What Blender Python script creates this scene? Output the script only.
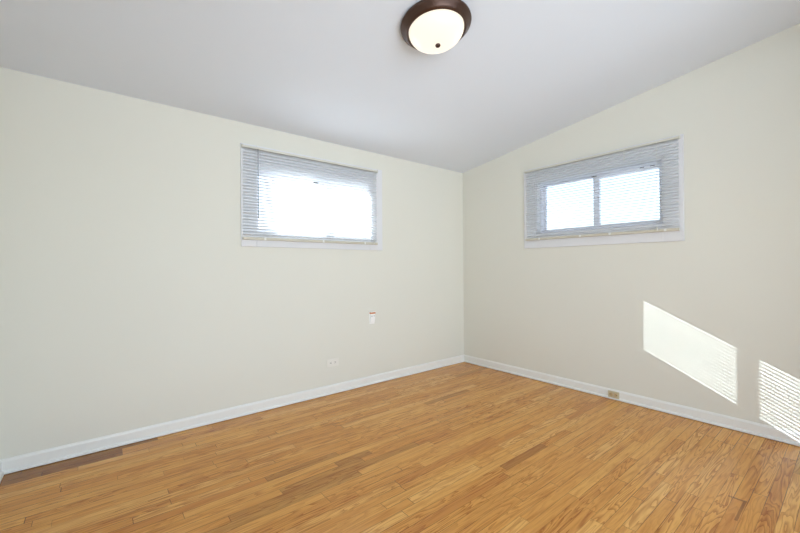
import bpy, bmesh, math, random
from mathutils import Vector, Matrix

random.seed(4)
S = bpy.context.scene
for o in list(bpy.data.objects):
    bpy.data.objects.remove(o)
COL = S.collection

# ------------------------------------------------------------------ camera
CAM_POS = Vector((-3.681, -3.240, 1.223))
YAW, PITCH, ROLL, FPX = 0.8901, 0.00246, -0.0062, 373.04
fw = Vector((math.cos(YAW) * math.cos(PITCH), math.sin(YAW) * math.cos(PITCH), math.sin(PITCH)))
rt = Vector((math.sin(YAW), -math.cos(YAW), 0))
up = rt.cross(fw)
r2 = rt * math.cos(ROLL) + up * math.sin(ROLL)
u2 = r2.cross(fw)
cd = bpy.data.cameras.new('camera')
cd.sensor_width = 36.0
cd.lens = FPX / 800 * 36.0
cd.clip_start = 0.02
cam = bpy.data.objects.new('camera', cd)
COL.objects.link(cam)
M3 = Matrix((r2, u2, -fw)).transposed()
cam.matrix_world = Matrix.Translation(CAM_POS) @ M3.to_4x4()
S.camera = cam

# ------------------------------------------------------------------ world, sun, added fill light
SUN_TRAVEL = Vector((1.0, -1.385, -0.709)).normalized()
to_sun = -SUN_TRAVEL
w = bpy.data.worlds.new('sky_world')
S.world = w
w.use_nodes = True
wn = w.node_tree
bg = wn.nodes['Background']
sky = wn.nodes.new('ShaderNodeTexSky')
sky.sky_type = 'NISHITA'
sky.sun_disc = False
sky.sun_elevation = math.asin(to_sun.z)
sky.sun_rotation = math.atan2(to_sun.x, to_sun.y)
sky.air_density = 0.9
sky.dust_density = 2.5
sky.ozone_density = 1.0
haze = wn.nodes.new('ShaderNodeMixRGB')
haze.inputs[0].default_value = 0.25
haze.inputs[2].default_value = (6.0, 6.6, 7.6, 1)
wn.links.new(sky.outputs[0], haze.inputs[1])
wn.links.new(haze.outputs[0], bg.inputs[0])
bg.inputs[1].default_value = 0.50

sd = bpy.data.lights.new('sun', 'SUN')
sd.energy = 33.0
sd.color = (0.84, 0.92, 1.0)
sd.angle = math.radians(0.2)
sun = bpy.data.objects.new('sun', sd)
COL.objects.link(sun)
sun.location = (-6, 8, 6)
sun.rotation_euler = SUN_TRAVEL.to_track_quat('-Z', 'Y').to_euler()

ad = bpy.data.lights.new('rear_fill_light', 'AREA')          # unseen fill light, added behind the camera to brighten the room
ad.shape = 'RECTANGLE'
ad.size, ad.size_y = 4.0, 2.4
ad.energy = 175
ad.color = (0.84, 0.92, 1.0)
fill_lamp = bpy.data.objects.new('rear_fill_light', ad)
COL.objects.link(fill_lamp)
fill_lamp.location = (-3.7, -6.6, 0.95)
fill_lamp.rotation_euler = Vector((0.25, 1, 0.10)).to_track_quat('-Z', 'Y').to_euler()

vs = S.view_settings
vs.view_transform = 'Standard'
vs.look = 'None'
vs.exposure = 0.14
vs.gamma = 1.0
vs.use_curve_mapping = False

# ------------------------------------------------------------------ materials
def srgb(r, g, b):
    f = lambda c: (c / 255 / 12.92) if c / 255 <= 0.04045 else ((c / 255 + 0.055) / 1.055) ** 2.4
    return (f(r), f(g), f(b), 1)

def mat(name, col, rough=0.5, metal=0.0, var=0.0, scale=8.0, bump=0.0, bscale=60.0, spec=0.5, coat=0.0):
    m = bpy.data.materials.new(name)
    m.use_nodes = True
    nt = m.node_tree
    b = nt.nodes['Principled BSDF']
    b.inputs['Roughness'].default_value = rough
    b.inputs['Metallic'].default_value = metal
    b.inputs['Specular IOR Level'].default_value = spec
    b.inputs['Coat Weight'].default_value = coat
    tc = nt.nodes.new('ShaderNodeTexCoord')
    n = nt.nodes.new('ShaderNodeTexNoise')
    n.inputs['Scale'].default_value = scale
    n.inputs['Detail'].default_value = 4
    nt.links.new(tc.outputs['Object'], n.inputs['Vector'])
    mx = nt.nodes.new('ShaderNodeMixRGB')
    mx.inputs[1].default_value = col
    mx.inputs[2].default_value = (col[0] * (1 - var), col[1] * (1 - var), col[2] * (1 - var), 1)
    nt.links.new(n.outputs['Fac'], mx.inputs[0])
    nt.links.new(mx.outputs[0], b.inputs['Base Color'])
    if bump:
        n2 = nt.nodes.new('ShaderNodeTexNoise')
        n2.inputs['Scale'].default_value = bscale
        n2.inputs['Detail'].default_value = 3
        nt.links.new(tc.outputs['Object'], n2.inputs['Vector'])
        bp = nt.nodes.new('ShaderNodeBump')
        bp.inputs['Strength'].default_value = bump
        bp.inputs['Distance'].default_value = 0.002
        nt.links.new(n2.outputs['Fac'], bp.inputs['Height'])
        nt.links.new(bp.outputs[0], b.inputs['Normal'])
    return m

M_WALL = mat('cream_wall_paint', srgb(227, 225, 213), 0.6, var=0.03, scale=1.5, bump=0.12, bscale=90, spec=0.3)
M_CEIL = mat('white_ceiling_paint', srgb(229, 234, 240), 0.65, var=0.02, scale=1.2, bump=0.1, bscale=70, spec=0.25)
M_TRIM = mat('white_trim_paint', srgb(238, 237, 231), 0.35, var=0.03, scale=6)
M_CASING = mat('white_casing_paint', srgb(225, 225, 226), 0.4, var=0.02, scale=6)
M_VINYL = mat('white_window_vinyl', srgb(240, 241, 248), 0.35, var=0.02)
M_RAIL = mat('ivory_blind_rail', srgb(208, 202, 184), 0.4, var=0.06, scale=20)
M_HEAD = mat('ivory_blind_headrail', srgb(218, 215, 202), 0.4, var=0.05, scale=20)
M_CORD = mat('white_blind_cord', srgb(232, 232, 226), 0.7)
M_DARK = mat('dark_metal', srgb(52, 48, 44), 0.45, metal=0.4)
M_BRONZE = mat('oil_rubbed_bronze', srgb(92, 70, 60), 0.30, metal=0.7, var=0.35, scale=9)
M_PLATE = mat('painted_cover_plate', srgb(234, 231, 221), 0.4, var=0.03)
M_BEIGE = mat('tan_outlet_plastic', srgb(206, 180, 136), 0.45, var=0.1, scale=30)
M_TANPL = mat('beige_outlet_plate', srgb(205, 192, 160), 0.45, var=0.1, scale=30)
M_SLOT = mat('dark_outlet_slot', srgb(40, 34, 28), 0.6)
M_GREY = mat('grey_plastic', srgb(178, 180, 184), 0.5)
M_ORANGE = mat('orange_brown_plastic', srgb(228, 134, 40), 0.4, var=0.3, scale=40)
M_WHITEPL = mat('white_plastic', srgb(250, 249, 246), 0.4, var=0.02)
M_GROUND = mat('pale_yard_ground', srgb(190, 192, 194), 0.9, var=0.15, scale=2)
M_GAP = mat('dark_floor_gap', srgb(44, 28, 18), 0.8)

def slat_material():
    m = bpy.data.materials.new('white_blind_slat')
    m.use_nodes = True
    nt = m.node_tree
    b = nt.nodes['Principled BSDF']
    b.inputs['Base Color'].default_value = srgb(246, 247, 248)
    b.inputs['Metallic'].default_value = 0.15
    b.inputs['Roughness'].default_value = 0.36
    tr = nt.nodes.new('ShaderNodeBsdfTranslucent')
    tr.inputs[0].default_value = srgb(240, 242, 245)
    mx = nt.nodes.new('ShaderNodeMixShader')
    mx.inputs[0].default_value = 0.42
    nt.links.new(b.outputs[0], mx.inputs[1])
    nt.links.new(tr.outputs[0], mx.inputs[2])
    nt.links.new(mx.outputs[0], nt.nodes['Material Output'].inputs[0])
    return m
M_SLAT = slat_material()

def glass_material():
    m = bpy.data.materials.new('clear_window_glass')
    m.use_nodes = True
    nt = m.node_tree
    nt.nodes.remove(nt.nodes['Principled BSDF'])
    t = nt.nodes.new('ShaderNodeBsdfTransparent')
    t.inputs[0].default_value = (0.94, 0.96, 0.96, 1)
    g = nt.nodes.new('ShaderNodeBsdfGlossy')
    g.inputs['Roughness'].default_value = 0.02
    fr = nt.nodes.new('ShaderNodeFresnel')
    fr.inputs[0].default_value = 1.45
    mx = nt.nodes.new('ShaderNodeMixShader')
    nt.links.new(fr.outputs[0], mx.inputs[0])
    nt.links.new(t.outputs[0], mx.inputs[1])
    nt.links.new(g.outputs[0], mx.inputs[2])
    nt.links.new(mx.outputs[0], nt.nodes['Material Output'].inputs[0])
    return m
M_GLASS = glass_material()

def bowl_material():                                      # lit alabaster glass
    m = bpy.data.materials.new('lit_alabaster_glass')
    m.use_nodes = True
    nt = m.node_tree
    b = nt.nodes['Principled BSDF']
    b.inputs['Base Color'].default_value = srgb(152, 140, 114)
    b.inputs['Roughness'].default_value = 0.25
    tc = nt.nodes.new('ShaderNodeTexCoord')
    n = nt.nodes.new('ShaderNodeTexNoise')
    n.inputs['Scale'].default_value = 5
    n.inputs['Detail'].default_value = 5
    n.inputs['Distortion'].default_value = 1.2
    nt.links.new(tc.outputs['Object'], n.inputs['Vector'])
    sx = nt.nodes.new('ShaderNodeSeparateXYZ')             # shading painted into the glow: creamier towards one side
    nt.links.new(tc.outputs['Object'], sx.inputs[0])
    mr = nt.nodes.new('ShaderNodeMapRange')
    mr.inputs[1].default_value = 0.03
    mr.inputs[2].default_value = 0.15
    di = nt.nodes.new('ShaderNodeMath')
    di.operation = 'SUBTRACT'
    nt.links.new(sx.outputs[0], di.inputs[0])
    nt.links.new(sx.outputs[1], di.inputs[1])
    nt.links.new(di.outputs[0], mr.inputs[0])
    ma = nt.nodes.new('ShaderNodeMath')
    ma.operation = 'MULTIPLY_ADD'
    nt.links.new(n.outputs['Fac'], ma.inputs[0])
    ma.inputs[1].default_value = 0.6
    nt.links.new(mr.outputs[0], ma.inputs[2])
    r = nt.nodes.new('ShaderNodeValToRGB')
    r.color_ramp.elements[0].position = 0.35
    r.color_ramp.elements[0].color = (1.0, 0.96, 0.88, 1)
    r.color_ramp.elements[1].position = 1.0
    r.color_ramp.elements[1].color = (0.74, 0.60, 0.32, 1)
    nt.links.new(r.outputs[0], b.inputs['Emission Color'])
    b.inputs['Emission Strength'].default_value = 0.9
    return m
M_BOWL = bowl_material()

def floor_material():
    m = bpy.data.materials.new('oak_strip_floor')
    m.use_nodes = True
    nt = m.node_tree
    N, L = nt.nodes, nt.links
    b = N['Principled BSDF']
    tc = N.new('ShaderNodeTexCoord')
    sep = N.new('ShaderNodeSeparateXYZ')
    L.new(tc.outputs['Object'], sep.inputs[0])
    def math_(op, a, b_=None, c=None):
        n = N.new('ShaderNodeMath')
        n.operation = op
        for i, v in enumerate((a, b_, c)):
            if v is None: continue
            if isinstance(v, (int, float)): n.inputs[i].default_value = v
            else: L.new(v, n.inputs[i])
        return n.outputs[0]
    def white(vx, vy=None, dim='2D'):
        c = N.new('ShaderNodeCombineXYZ')
        L.new(vx, c.inputs[0])
        if vy is not None: L.new(vy, c.inputs[1])
        n = N.new('ShaderNodeTexWhiteNoise')
        n.noise_dimensions = '2D'
        L.new(c.outputs[0], n.inputs['Vector'])
        return n
    W = 0.0572
    yv = math_('DIVIDE', math_('ADD', sep.outputs[1], 0.179), W)
    row = math_('FLOOR', yv)
    fy = math_('FRACT', yv)
    rn = white(row)
    ln = math_('MULTIPLY_ADD', rn.outputs['Value'], 0.8, 1.2)      # board length of this row
    off = math_('MULTIPLY', rn.outputs['Value'], 37.3)
    xv = math_('ADD', math_('DIVIDE', sep.outputs[0], ln), off)
    bi = math_('FLOOR', xv)
    fx = math_('FRACT', xv)
    # vary the length: every board may be cut once more at a random place
    cut = white(math_('ADD', bi, 11.5), row).outputs['Value']
    cutp = math_('MULTIPLY_ADD', cut, 0.6, 0.2)
    second = math_('GREATER_THAN', fx, cutp)
    bid = math_('ADD', math_('MULTIPLY', bi, 2.0), second)
    wn_ = white(bid, row)
    tone = wn_.outputs['Value']
    # seams
    sy = math_('MINIMUM', fy, math_('SUBTRACT', 1.0, fy))
    seam_y = math_('LESS_THAN', sy, 0.018)
    dx = math_('MULTIPLY', math_('MINIMUM', math_('MINIMUM', fx, math_('SUBTRACT', 1.0, fx)),
               math_('ABSOLUTE', math_('SUBTRACT', fx, cutp))), ln)
    seam_x = math_('LESS_THAN', dx, 0.0013)
    seam = math_('MAXIMUM', seam_y, seam_x)
    # grain
    mp = N.new('ShaderNodeCombineXYZ')
    L.new(math_('ADD', math_('MULTIPLY', sep.outputs[0], 3.0), math_('MULTIPLY', tone, 90.0)), mp.inputs[0])
    L.new(math_('MULTIPLY', sep.outputs[1], 55.0), mp.inputs[1])
    L.new(math_('MULTIPLY', tone, 40.0), mp.inputs[2])
    g = N.new('ShaderNodeTexNoise')
    g.inputs['Scale'].default_value = 1.0
    g.inputs['Detail'].default_value = 6
    g.inputs['Roughness'].default_value = 0.62
    g.inputs['Distortion'].default_value = 0.7
    L.new(mp.outputs[0], g.inputs['Vector'])
    mp2 = N.new('ShaderNodeCombineXYZ')
    L.new(math_('ADD', math_('MULTIPLY', sep.outputs[0], 1.6), math_('MULTIPLY', tone, 70.0)), mp2.inputs[0])
    L.new(math_('MULTIPLY', sep.outputs[1], 17.0), mp2.inputs[1])
    L.new(math_('MULTIPLY', tone, 25.0), mp2.inputs[2])
    wv = N.new('ShaderNodeTexNoise')                       # contour lines of this noise are the flat-sawn figure
    wv.inputs['Scale'].default_value = 1.0
    wv.inputs['Detail'].default_value = 2.5
    wv.inputs['Roughness'].default_value = 0.45
    wv.inputs['Distortion'].default_value = 0.5
    L.new(mp2.outputs[0], wv.inputs['Vector'])
    ring = math_('FRACT', math_('MULTIPLY', wv.outputs['Fac'], 11.0))
    figure = white(math_('ADD', bid, 8.1), math_('ADD', row, 2.2)).outputs['Value']
    ramp = N.new('ShaderNodeValToRGB')
    cr = ramp.color_ramp
    cr.elements[0].position = 0.0
    cr.elements[0].color = srgb(206, 138, 66)
    cr.elements[1].position = 1.0
    cr.elements[1].color = srgb(238, 182, 102)
    for p, c in ((0.08, (219, 154, 75)), (0.5, (227, 164, 83)), (0.8, (232, 172, 90))):
        e = cr.elements.new(p)
        e.color = srgb(*c)
    L.new(tone, ramp.inputs[0])
    # a few boards are stained darker
    dk = math_('MULTIPLY', math_('GREATER_THAN', white(math_('ADD', bid, 3.3), math_('ADD', row, 7.7)).outputs['Value'], 0.95), 0.30)
    # the border board along the window wall is darker on its far left stretch
    def both(*a):
        v = a[0]
        for q in a[1:]: v = math_('MULTIPLY', v, q)
        return v
    gt = lambda v, t: math_('GREATER_THAN', v, t)
    lt = lambda v, t: math_('LESS_THAN', v, t)
    X, Y = sep.outputs[0], sep.outputs[1]
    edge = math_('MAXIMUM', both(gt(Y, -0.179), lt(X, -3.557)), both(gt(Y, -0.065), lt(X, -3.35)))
    # an old dark stain in the shape of a hook, near the right wall
    stain = math_('MAXIMUM', both(gt(Y, -2.862), lt(Y, -2.850), gt(X, -1.31), lt(X, -1.07)),
                  both(gt(Y, -2.855), lt(Y, -2.79), gt(X, -1.092), lt(X, -1.076)))
    def mult(colsock, fac, c):
        n = N.new('ShaderNodeMixRGB')
        n.blend_type = 'MULTIPLY'
        L.new(fac, n.inputs[0])
        L.new(colsock, n.inputs[1])
        n.inputs[2].default_value = c
        return n.outputs[0]
    c = ramp.outputs[0]
    gr = N.new('ShaderNodeMapRange')
    gr.inputs[1].default_value = 0.46
    gr.inputs[2].default_value = 0.72
    L.new(g.outputs['Fac'], gr.inputs[0])
    c = mult(c, math_('MULTIPLY', gr.outputs[0], 0.65), srgb(196, 160, 118))
    wr = N.new('ShaderNodeMapRange')
    wr.inputs[1].default_value = 0.45
    wr.inputs[2].default_value = 1.0
    L.new(ring, wr.inputs[0])
    c = mult(c, math_('MULTIPLY', wr.outputs[0], math_('MULTIPLY_ADD', figure, 0.75, 0.15)), srgb(182, 138, 92))
    c = mult(c, dk, srgb(96, 66, 44))
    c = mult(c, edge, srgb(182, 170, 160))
    c = mult(c, math_('MULTIPLY', stain, 0.5), srgb(90, 66, 56))
    sn = N.new('ShaderNodeTexNoise')                       # some seams are tight, others dark and open
    sn.inputs['Scale'].default_value = 2.2
    L.new(tc.outputs['Object'], sn.inputs['Vector'])
    sr = N.new('ShaderNodeMapRange')
    sr.inputs[1].default_value = 0.42
    sr.inputs[2].default_value = 0.62
    sr.inputs[3].default_value = 0.35
    L.new(sn.outputs['Fac'], sr.inputs[0])
    c = mult(c, math_('MULTIPLY', seam, sr.outputs[0]), srgb(92, 58, 34))
    L.new(c, b.inputs['Base Color'])
    ro = N.new('ShaderNodeMapRange')
    ro.inputs[3].default_value = 0.15
    ro.inputs[4].default_value = 0.27
    L.new(g.outputs['Fac'], ro.inputs[0])
    L.new(ro.outputs[0], b.inputs['Roughness'])
    b.inputs['Specular IOR Level'].default_value = 0.28
    bp = N.new('ShaderNodeBump')
    bp.inputs['Strength'].default_value = 0.25
    bp.inputs['Distance'].default_value = 0.001
    hgt = math_('SUBTRACT', math_('MULTIPLY', g.outputs['Fac'], 0.25), seam)
    L.new(hgt, bp.inputs['Height'])
    L.new(bp.outputs[0], b.inputs['Normal'])
    return m
M_FLOOR = floor_material()

# ------------------------------------------------------------------ mesh helpers
def link(name, bm, m, parent=None, smooth=False, bevel=0.0, seg=2):
    bmesh.ops.recalc_face_normals(bm, faces=bm.faces)
    me = bpy.data.meshes.new(name)
    bm.to_mesh(me)
    bm.free()
    me.materials.append(m)
    if smooth:
        for p in me.polygons: p.use_smooth = True
    o = bpy.data.objects.new(name, me)
    COL.objects.link(o)
    if parent: o.parent = parent
    if bevel:
        md = o.modifiers.new('bevel', 'BEVEL')
        md.width = bevel
        md.segments = seg
        md.limit_method = 'ANGLE'
    return o

def box(bm, x0, x1, y0, y1, z0, z1):
    v = [bm.verts.new(p) for p in ((x0, y0, z0), (x1, y0, z0), (x1, y1, z0), (x0, y1, z0),
                                   (x0, y0, z1), (x1, y0, z1), (x1, y1, z1), (x0, y1, z1))]
    for f in ((0, 3, 2, 1), (4, 5, 6, 7), (0, 1, 5, 4), (1, 2, 6, 5), (2, 3, 7, 6), (3, 0, 4, 7)):
        bm.faces.new([v[i] for i in f])

def prism(bm, pts, fn):                                    # polygon pts (a, b) extruded; fn(a, b, k) with k in 0, 1
    lo = [bm.verts.new(fn(a, b, 0)) for a, b in pts]
    hi = [bm.verts.new(fn(a, b, 1)) for a, b in pts]
    n = len(pts)
    bm.faces.new(lo)
    bm.faces.new(hi[::-1])
    for i in range(n):
        bm.faces.new((lo[i], lo[(i + 1) % n], hi[(i + 1) % n], hi[i]))

def cyl(bm, p0, p1, r0, r1=None, n=16):
    if r1 is None: r1 = r0
    p0, p1 = Vector(p0), Vector(p1)
    d = (p1 - p0).normalized()
    a = d.orthogonal().normalized()
    b = d.cross(a)
    R = [[], []]
    for i in range(n):
        t = 2 * math.pi * i / n
        e = a * math.cos(t) + b * math.sin(t)
        R[0].append(bm.verts.new(p0 + e * r0))
        R[1].append(bm.verts.new(p1 + e * r1))
    for i in range(n):
        j = (i + 1) % n
        bm.faces.new((R[0][i], R[0][j], R[1][j], R[1][i]))
    bm.faces.new(R[0][::-1])
    bm.faces.new(R[1])

def lathe(bm, prof, n=64, close=False):                    # prof: list of (r, z)
    rings = []
    for r, z in prof:
        if r < 1e-6: rings.append([bm.verts.new((0, 0, z))])
        else: rings.append([bm.verts.new((r * math.cos(2 * math.pi * i / n), r * math.sin(2 * math.pi * i / n), z)) for i in range(n)])
    pairs = list(zip(rings, rings[1:]))
    if close: pairs.append((rings[-1], rings[0]))
    for A, B in pairs:
        for i in range(n):
            j = (i + 1) % n
            if len(A) == 1 and len(B) == 1: continue
            if len(A) == 1: bm.faces.new((A[0], B[i], B[j]))
            elif len(B) == 1: bm.faces.new((A[i], A[j], B[0]))
            else: bm.faces.new((A[i], A[j], B[j], B[i]))

def empty(name, loc=(0, 0, 0), rot=(0, 0, 0)):
    o = bpy.data.objects.new(name, None)
    o.empty_display_size = 0.1
    COL.objects.link(o)
    o.location = loc
    o.rotation_euler = rot
    return o

def thing(o, label, cat, group=None):
    o['label'] = label
    o['category'] = cat
    if group: o['group'] = group
    return o

def structure(o, label=None, cat=None):
    o['kind'] = 'structure'
    if label: o['label'] = label
    if cat: o['category'] = cat
    return o

# ------------------------------------------------------------------ room shell
H, K = 2.440, 0.1378                                       # ceiling height at the low wall, slope of the ceiling
XL, YB, T = -4.143, -3.90, 0.17                            # side wall, back wall, wall thickness
def ceil_z(y): return H - K * y

WIN_L = dict(cx=-2.052, z0=1.525, z1=2.083, hw=0.580)      # opening in the low wall (centre x)
WIN_R = dict(cx=-1.622, z0=1.570, z1=2.130, hw=0.580)      # opening in the right-hand wall (centre y)

bm = bmesh.new()
box(bm, XL - T, T, YB - T, T, -0.12, 0.0)
structure(link('floor', bm, M_FLOOR), 'honey oak strip floor with boards running along the left wall', 'floor')

bm = bmesh.new()
prism(bm, [(YB - T, ceil_z(YB - T)), (T, ceil_z(T)), (T, ceil_z(T) + 0.12), (YB - T, ceil_z(YB - T) + 0.12)],
      lambda a, b, k: (XL - T if k == 0 else T, a, b))
structure(link('ceiling', bm, M_CEIL), 'plain white ceiling sloping up away from the left wall', 'ceiling')

bm = bmesh.new()
x0, x1 = WIN_L['cx'] - WIN_L['hw'], WIN_L['cx'] + WIN_L['hw']
zt = ceil_z(T) - 0.0005
box(bm, XL - T, x0, 0, T, 0, zt)
box(bm, x1, T, 0, T, 0, zt)
box(bm, x0, x1, 0, T, 0, WIN_L['z0'])
box(bm, x0, x1, 0, T, WIN_L['z1'], zt)
# the strip up to the slope at the inner face
prism(bm, [(0, zt), (T, zt), (0, H)], lambda a, b, k: (XL - T if k == 0 else T, a, b))
structure(link('wall_left', bm, M_WALL), 'long low cream wall with the brightest window', 'wall')

bm = bmesh.new()
ya, yb = WIN_R['cx'] + WIN_R['hw'], WIN_R['cx'] - WIN_R['hw']
def wall_piece(bm, y0, y1, zlo, zhi=None):
    top = (lambda y: ceil_z(y)) if zhi is None else (lambda y: zhi)
    prism(bm, [(y0, zlo), (y1, zlo), (y1, top(y1)), (y0, top(y0))], lambda a, b, k: (k * T, a, b))
wall_piece(bm, ya, 0, 0)
wall_piece(bm, YB, yb, 0)
wall_piece(bm, yb, ya, 0, WIN_R['z0'])
wall_piece(bm, yb, ya, WIN_R['z1'])
structure(link('wall_right', bm, M_WALL), 'cream gable wall with sloping top and sun patches', 'wall')

bm = bmesh.new()
prism(bm, [(YB, 0), (0, 0), (0, ceil_z(0)), (YB, ceil_z(YB))], lambda a, b, k: (XL - k * T, a, b))
structure(link('wall_side', bm, M_WALL), 'cream wall at the far left edge of the photo', 'wall')

bm = bmesh.new()                                           # wall behind the photographer, with a wide opening added to let the fill light in
DX0, DX1, DZ = -3.9, -1.15, 2.45
zb = ceil_z(YB)
box(bm, XL - T, DX0, YB - T, YB, 0, zb)
box(bm, DX1, T, YB - T, YB, 0, zb)
box(bm, DX0, DX1, YB - T, YB, DZ, zb)
structure(link('wall_back', bm, M_WALL), 'cream wall behind the camera with a wide opening added for the fill light', 'wall')

bm = bmesh.new()
box(bm, -40, 40, -40, 60, -0.75, -0.62)
structure(link('ground', bm, M_GROUND), 'pale yard outside the windows', 'ground')

# baseboards: board with eased top + shoe moulding
BB = [(0, 0.004), (0.024, 0.004), (0.0245, 0.012), (0.021, 0.020), (0.0135, 0.0235), (0.0135, 0.074),
      (0.0115, 0.080), (0.0075, 0.0845), (0.006, 0.089), (0, 0.090)]
bm = bmesh.new()
prism(bm, BB, lambda a, b, k: (XL if k == 0 else 0, -a, b))
structure(link('baseboard_left', bm, M_TRIM), 'white baseboard along the left wall', 'baseboard')
bm = bmesh.new()
prism(bm, BB, lambda a, b, k: (-a, YB if k == 0 else 0, b))
structure(link('baseboard_right', bm, M_TRIM), 'white baseboard along the right wall', 'baseboard')
bm = bmesh.new()
prism(bm, BB, lambda a, b, k: (XL + a, YB if k == 0 else 0, b))
structure(link('baseboard_side', bm, M_TRIM), 'white baseboard at the far left edge', 'baseboard')

# ------------------------------------------------------------------ windows
# built in local axes: X along the wall, Y outwards (outdoors is +Y), Z up; origin on the wall face under the window centre
def make_window(name, W, label):
    root = empty(name)
    structure(root, label, 'window')
    hw, z0, z1 = W['hw'], W['z0'], W['z1']
    ohw = 0.725
    zb_, zt_ = W['zc0'], W['zc1']
    bm = bmesh.new()                                       # flat casing boards round the opening
    th = 0.014
    co = W.get('co', 0)
    box(bm, -ohw + co, -hw, -th, 0, zb_, zt_)
    box(bm, hw, ohw + co, -th, 0, zb_, zt_)
    box(bm, -hw, hw, -th, 0, zb_, z0)
    box(bm, -hw, hw, -th, 0, z1, zt_)
    link('window_casing', bm, M_CASING, root, bevel=0.003)
    bm = bmesh.new()                                       # jamb liner of the recess
    e = 0.008
    box(bm, -hw, -hw + e, 0, 0.06, z0, z1)
    box(bm, hw - e, hw, 0, 0.06, z0, z1)
    box(bm, -hw + e, hw - e, 0, 0.06, z0, z0 + e)
    box(bm, -hw + e, hw - e, 0, 0.06, z1 - e, z1)
    link('window_jamb', bm, M_CASING, root)
    bm = bmesh.new()                                       # outer frame
    f = 0.022
    box(bm, -hw, -hw + f, 0.06, 0.15, z0, z1)
    box(bm, hw - f, hw, 0.06, 0.15, z0, z1)
    box(bm, -hw + f, hw - f, 0.06, 0.15, z0, z0 + f)
    box(bm, -hw + f, hw - f, 0.06, 0.15, z1 - f, z1)
    link('window_frame', bm, M_VINYL, root, bevel=0.002)
    # two sliding sashes, the right one on the inner track
    s = W.get('s', 0.036)
    for (xa, xb, y0) in ((-hw + f, W.get('m', 0) + 0.026, 0.106), (W.get('m', 0) - 0.016, hw - f, 0.068)):
        za, zb2 = z0 + f, z1 - f
        sb = 0.030
        bm = bmesh.new()
        sa, sb_ = (s, 0.044) if xa < W.get('m', 0) - 0.1 else (0.056, s)
        box(bm, xa, xa + sa, y0, y0 + 0.032, za, zb2)
        box(bm, xb - sb_, xb, y0, y0 + 0.032, za, zb2)
        box(bm, xa + sa, xb - sb_, y0, y0 + 0.032, za, za + sb)
        st = 0.020 if xa < W.get('m', 0) - 0.1 else 0.036
        box(bm, xa + sa, xb - sb_, y0, y0 + 0.032, zb2 - st, zb2)
        so = link('window_sash', bm, M_VINYL, root, bevel=0.002)
        bm = bmesh.new()
        box(bm, xa + sa, xb - sb_, y0 + 0.014, y0 + 0.018, za + sb, zb2 - st)
        link('window_pane', bm, M_GLASS, so)
    bm = bmesh.new()                                       # sash latch at the top of the meeting stile
    m = W.get('m', 0)
    box(bm, m - 0.028, m + 0.020, 0.056, 0.068, z1 - 0.048, z1 - 0.036)
    cyl(bm, (m - 0.004, 0.058, z1 - 0.042), (m - 0.004, 0.046, z1 - 0.042), 0.006, n=12)
    link('window_latch', bm, M_DARK, root)
    for cx in W.get('clips', ()):                          # small dark vent stops on the top rail
        bm = bmesh.new()
        box(bm, cx - 0.017, cx + 0.017, 0.060, 0.0685, z1 - 0.046, z1 - 0.034)
        link('vent_stop', bm, M_DARK, root, bevel=0.001)
    return root

WIN_L.update(m=0.010, co=0.019, zc0=1.406, zc1=2.266)
WIN_R.update(s=0.024, clips=(0.405, 0.485), zc0=1.423, zc1=2.286)
wl = make_window('window_1', WIN_L, 'sliding window in the left wall')
wl.location = (WIN_L['cx'], 0, 0)
wr = make_window('window_2', WIN_R, 'sliding window in the right wall')
wr.location = (0, WIN_R['cx'], 0)
wr.rotation_euler = (0, 0, -math.pi / 2)

# ------------------------------------------------------------------ venetian blinds
def tube(bm, pts, r, n=8):
    for a, b in zip(pts, pts[1:]): cyl(bm, a, b, r, n=n)

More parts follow.
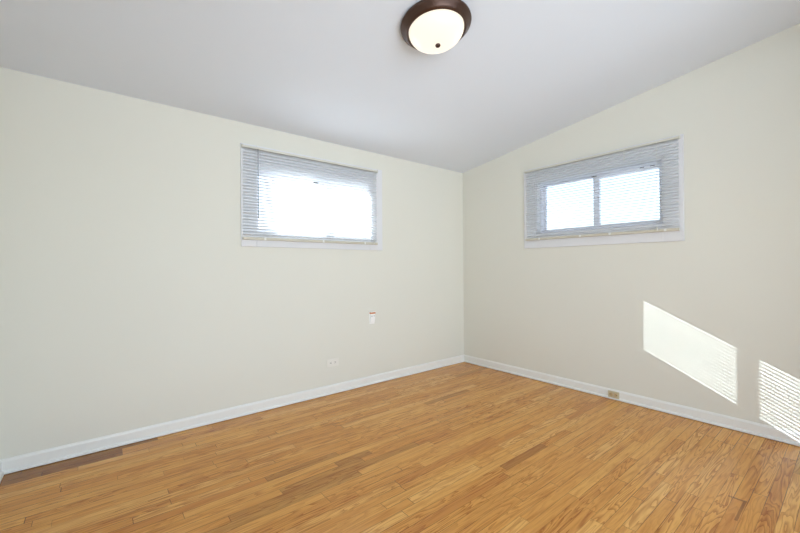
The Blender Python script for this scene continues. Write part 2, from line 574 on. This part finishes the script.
def make_blind(label, half, zbot, ztop, tilt, wand_x, wand_len, cord_x, tassel_x, wand_mat, sag):
    root = empty('venetian_blind')
    thing(root, label, 'window blind', 'venetian blinds on the two windows')
    yc = -0.0305                                           # slats hang this far in front of the wall
    bm = bmesh.new()                                       # headrail: open-topped U channel
    hh = 0.017
    box(bm, -half, half, yc - 0.0145, yc + 0.0145, ztop - hh, ztop - hh + 0.002)
    box(bm, -half, half, yc - 0.0145, yc - 0.0130, ztop - hh + 0.002, ztop)
    box(bm, -half, half, yc + 0.0130, yc + 0.0145, ztop - hh + 0.002, ztop)
    hr = link('headrail', bm, M_HEAD, root, bevel=0.0006)
    for sx in (-1, 1):
        bm = bmesh.new()
        xx = sx * half
        box(bm, min(xx, xx + sx * 0.006), max(xx, xx + sx * 0.006), yc - 0.017, yc + 0.0164, ztop - hh - 0.003, ztop + 0.006)
        link('bracket', bm, M_HEAD, hr, bevel=0.001)
    # slats
    n = int(round((ztop - hh - zbot - 0.030) / 0.0250))
    pitch = (ztop - hh - zbot - 0.030) / n
    bm = bmesh.new()
    hwid = 0.0125
    for k in range(n):
        zc = zbot + 0.030 + pitch * (k + 0.45)
        ct, st = math.cos(tilt), math.sin(tilt)
        top, bot = [], []
        dz = random.uniform(-0.0006, 0.0006)
        for q in range(5):
            a = -hwid + 2 * hwid * q / 4
            crown = 0.0016 * (1 - (a / hwid) ** 2)
            for lst, t_ in ((top, 0.0003), (bot, -0.0003)):
                h_ = crown + t_
                lst.append((yc + a * ct - h_ * st, zc + dz + a * st + h_ * ct))
        prism(bm, top + bot[::-1], lambda a, b, k2: (-half + 0.004 if k2 == 0 else half - 0.004, a, b))
    link('slats', bm, M_SLAT, root)
    bm = bmesh.new()                                       # bottom rail, slightly rounded
    prism(bm, [(yc - 0.0125, zbot + 0.003), (yc - 0.010, zbot), (yc + 0.010, zbot), (yc + 0.0125, zbot + 0.003),
               (yc + 0.0125, zbot + 0.019), (yc + 0.009, zbot + 0.023), (yc - 0.009, zbot + 0.023), (yc - 0.0125, zbot + 0.019)],
          lambda a, b, k: (-half + 0.003 if k == 0 else half - 0.003, a, b))
    br = link('bottom_rail', bm, M_RAIL, root, bevel=0.001)
    for sx in (-1, 1):
        bm = bmesh.new()
        xx = sx * (half - 0.003)
        box(bm, min(xx, xx + sx * 0.003), max(xx, xx + sx * 0.003), yc - 0.0135, yc + 0.0135, zbot - 0.001, zbot + 0.024)
        link('end_cap', bm, M_HEAD, br, bevel=0.001)
    for cx in cord_x:                                      # ladder cords: a front and a back string
        bm = bmesh.new()
        for yy in (yc - 0.0138, yc + 0.0138):
            cyl(bm, (cx, yy, zbot + 0.004), (cx, yy, ztop - hh), 0.0007, n=6)
        link('ladder_cord', bm, M_CORD, root)
        bm = bmesh.new()
        box(bm, cx - 0.009, cx + 0.009, yc - 0.0150, yc - 0.0120, zbot + 0.001, zbot + 0.0225)
        link('cord_clip', bm, M_CORD, br, bevel=0.001)
    bm = bmesh.new()                                       # tilt wand
    yw = yc - 0.024
    cyl(bm, (wand_x, yw, ztop - hh - 0.008), (wand_x, yw - 0.002, ztop - hh - wand_len), 0.0036, n=8)
    cyl(bm, (wand_x, yc - 0.0145, ztop - 0.016), (wand_x, yw, ztop - hh - 0.006), 0.0022, n=8)
    link('tilt_wand', bm, wand_mat, root)
    if tassel_x is not None:                               # lift cord with tassel
        bm = bmesh.new()
        zend = zbot + 0.034
        cyl(bm, (tassel_x, yc - 0.0185, ztop - hh + 0.01), (tassel_x, yc - 0.0185, zend), 0.0013, n=6)
        lc = link('lift_cord', bm, M_CORD, root)
        bm = bmesh.new()
        cyl(bm, (tassel_x, yc - 0.0185, zend + 0.004), (tassel_x, yc - 0.0185, zend - 0.026), 0.004, 0.009, n=12)
        link('tassel', bm, M_HEAD, lc)
    return root

M_WANDGREY = mat('clear_grey_wand', srgb(150, 154, 160), 0.2)
bl = make_blind('white slatted blind with grey tilt wand over the glaring sunlit window, left wall',
                0.680, 1.462, 2.244, math.radians(-22.5), -0.560, 0.585, (-0.50, 0.05, 0.52), 0.63, M_WANDGREY, 0)
bl.location = (-2.070, 0, 0)
br_ = make_blind('white slatted blind on the right wall over the window with two clearly seen panes',
                 0.697, 1.506, 2.268, math.radians(-7), 0.30, 0.10, (-0.53, -0.10, 0.17, 0.60), 0.545, M_CORD, 0)
br_.location = (0, -1.626, 0)
br_.rotation_euler = (0, 0, -math.pi / 2)

# ------------------------------------------------------------------ ceiling lamp
lx, ly = -2.125, -1.665
lamp = empty('ceiling_lamp', (lx, ly, ceil_z(ly) - 0.0005), (-math.atan(K), 0, 0))
thing(lamp, 'round bronze flush-mount lamp with glowing alabaster glass bowl on the sloped ceiling', 'ceiling lamp')
bm = bmesh.new()
lathe(bm, [(0, 0), (0.188, 0), (0.201, -0.004), (0.2085, -0.014), (0.2095, -0.021), (0.207, -0.028), (0.199, -0.033), (0.188, -0.048),
           (0.177, -0.058), (0.170, -0.0600), (0.1655, -0.056), (0.1645, -0.040), (0, -0.038)], 96)
link('lamp_pan', bm, M_BRONZE, lamp, smooth=True)
bm = bmesh.new()
pr_, dep = 0.163, 0.090
prof = []
for i in range(15):
    t = i / 14 * math.pi / 2
    prof.append((pr_ * math.cos(t) ** 0.9 if i < 14 else 0, -0.049 - dep * math.sin(t)))
lathe(bm, [(0, -0.046), (pr_ * 0.98, -0.046)] + prof, 96)
link('glass_bowl', bm, M_BOWL, lamp, smooth=True)
bm = bmesh.new()
zf = -0.049 - dep
lathe(bm, [(0, zf + 0.002), (0.011, zf + 0.001), (0.0145, zf - 0.003), (0.0155, zf - 0.007), (0.0135, zf - 0.012), (0.008, zf - 0.016),
           (0, zf - 0.017)], 32)
link('finial', bm, M_BRONZE, lamp, smooth=True)

# ------------------------------------------------------------------ outlets and the little wall fixture
# local axes: X along the wall, -Y into the room, Z up
def outlet_parts(root, w, h, plate_m, face_m, dx=0.0195, horizontal=True, t=0.006):
    bm = bmesh.new()
    box(bm, -w / 2, w / 2, -t, 0, -h / 2, h / 2)
    link('cover_plate', bm, plate_m, root, bevel=0.0025)
    for s in (-1, 1):
        bm = bmesh.new()
        pts = []
        for i in range(24):
            a = 2 * math.pi * i / 24
            pts.append((max(-0.0145, min(0.0145, 0.0172 * math.cos(a))), 0.0172 * math.sin(a)))
        prism(bm, pts, lambda a, b, k: (s * dx + a, -t - 0.002 * k + 0.0005, b))
        f = link('receptacle', bm, face_m, root)
        bm = bmesh.new()
        yy = -t - 0.0015
        for zz, l in ((0.0064, 0.0040), (-0.0064, 0.0050)):
            box(bm, s * dx - l, s * dx + l, yy - 0.0005, yy + 0.001, zz - 0.0011, zz + 0.0011)
        cyl(bm, (s * (dx + 0.0095) , yy + 0.001, 0), (s * (dx + 0.0095), yy - 0.0005, 0), 0.0036, n=12)
        link('slot', bm, M_SLOT, f)
    bm = bmesh.new()
    cyl(bm, (0, -t + 0.001, 0), (0, -t - 0.0012, 0), 0.0033, n=12)
    link('screw', bm, plate_m, root)

o1 = empty('wall_outlet', (-1.908, 0, 0.302))
thing(o1, 'white duplex outlet set sideways low on the left wall, painted like the wall', 'outlet')
outlet_parts(o1, 0.128, 0.074, M_PLATE, M_PLATE)
o2 = empty('wall_outlet', (-0.0137, -1.812, 0.0485), (0, 0, -math.pi / 2))
thing(o2, 'small tan outlet set sideways into the white baseboard of the right wall', 'outlet')
outlet_parts(o2, 0.092, 0.060, M_TANPL, M_BEIGE, t=0.012)

fx = empty('wall_sensor', (-1.443, 0, 0.693))
thing(fx, 'small white upright wall box with an orange brown band at its top', 'wall fixture')
bm = bmesh.new()
box(bm, -0.031, 0.031, -0.005, 0, -0.060, 0.050)
link('back_plate', bm, M_WHITEPL, fx, bevel=0.0015)
bm = bmesh.new()
prism(bm, [(0.0, -0.050), (-0.017, -0.046), (-0.022, 0.000), (-0.022, 0.046), (0.0, 0.046)],
      lambda a, b, k: (-0.027 + 0.054 * k, a, b))
bd = link('body', bm, M_WHITEPL, fx, bevel=0.003)
bm = bmesh.new()
for xx in (-0.013, 0.014):
    box(bm, xx - 0.007, xx + 0.007, -0.0232, -0.0215, 0.018, 0.028)
link('button', bm, M_GREY, bd)
bm = bmesh.new()
box(bm, -0.030, 0.030, -0.028, -0.001, 0.047, 0.061)
cp = link('band', bm, M_ORANGE, fx, bevel=0.002)
cp['label'] = 'orange brown band'
bm = bmesh.new()
box(bm, -0.031, 0.031, -0.029, 0.0, 0.0612, 0.070)
link('cap', bm, M_WHITEPL, fx, bevel=0.002)
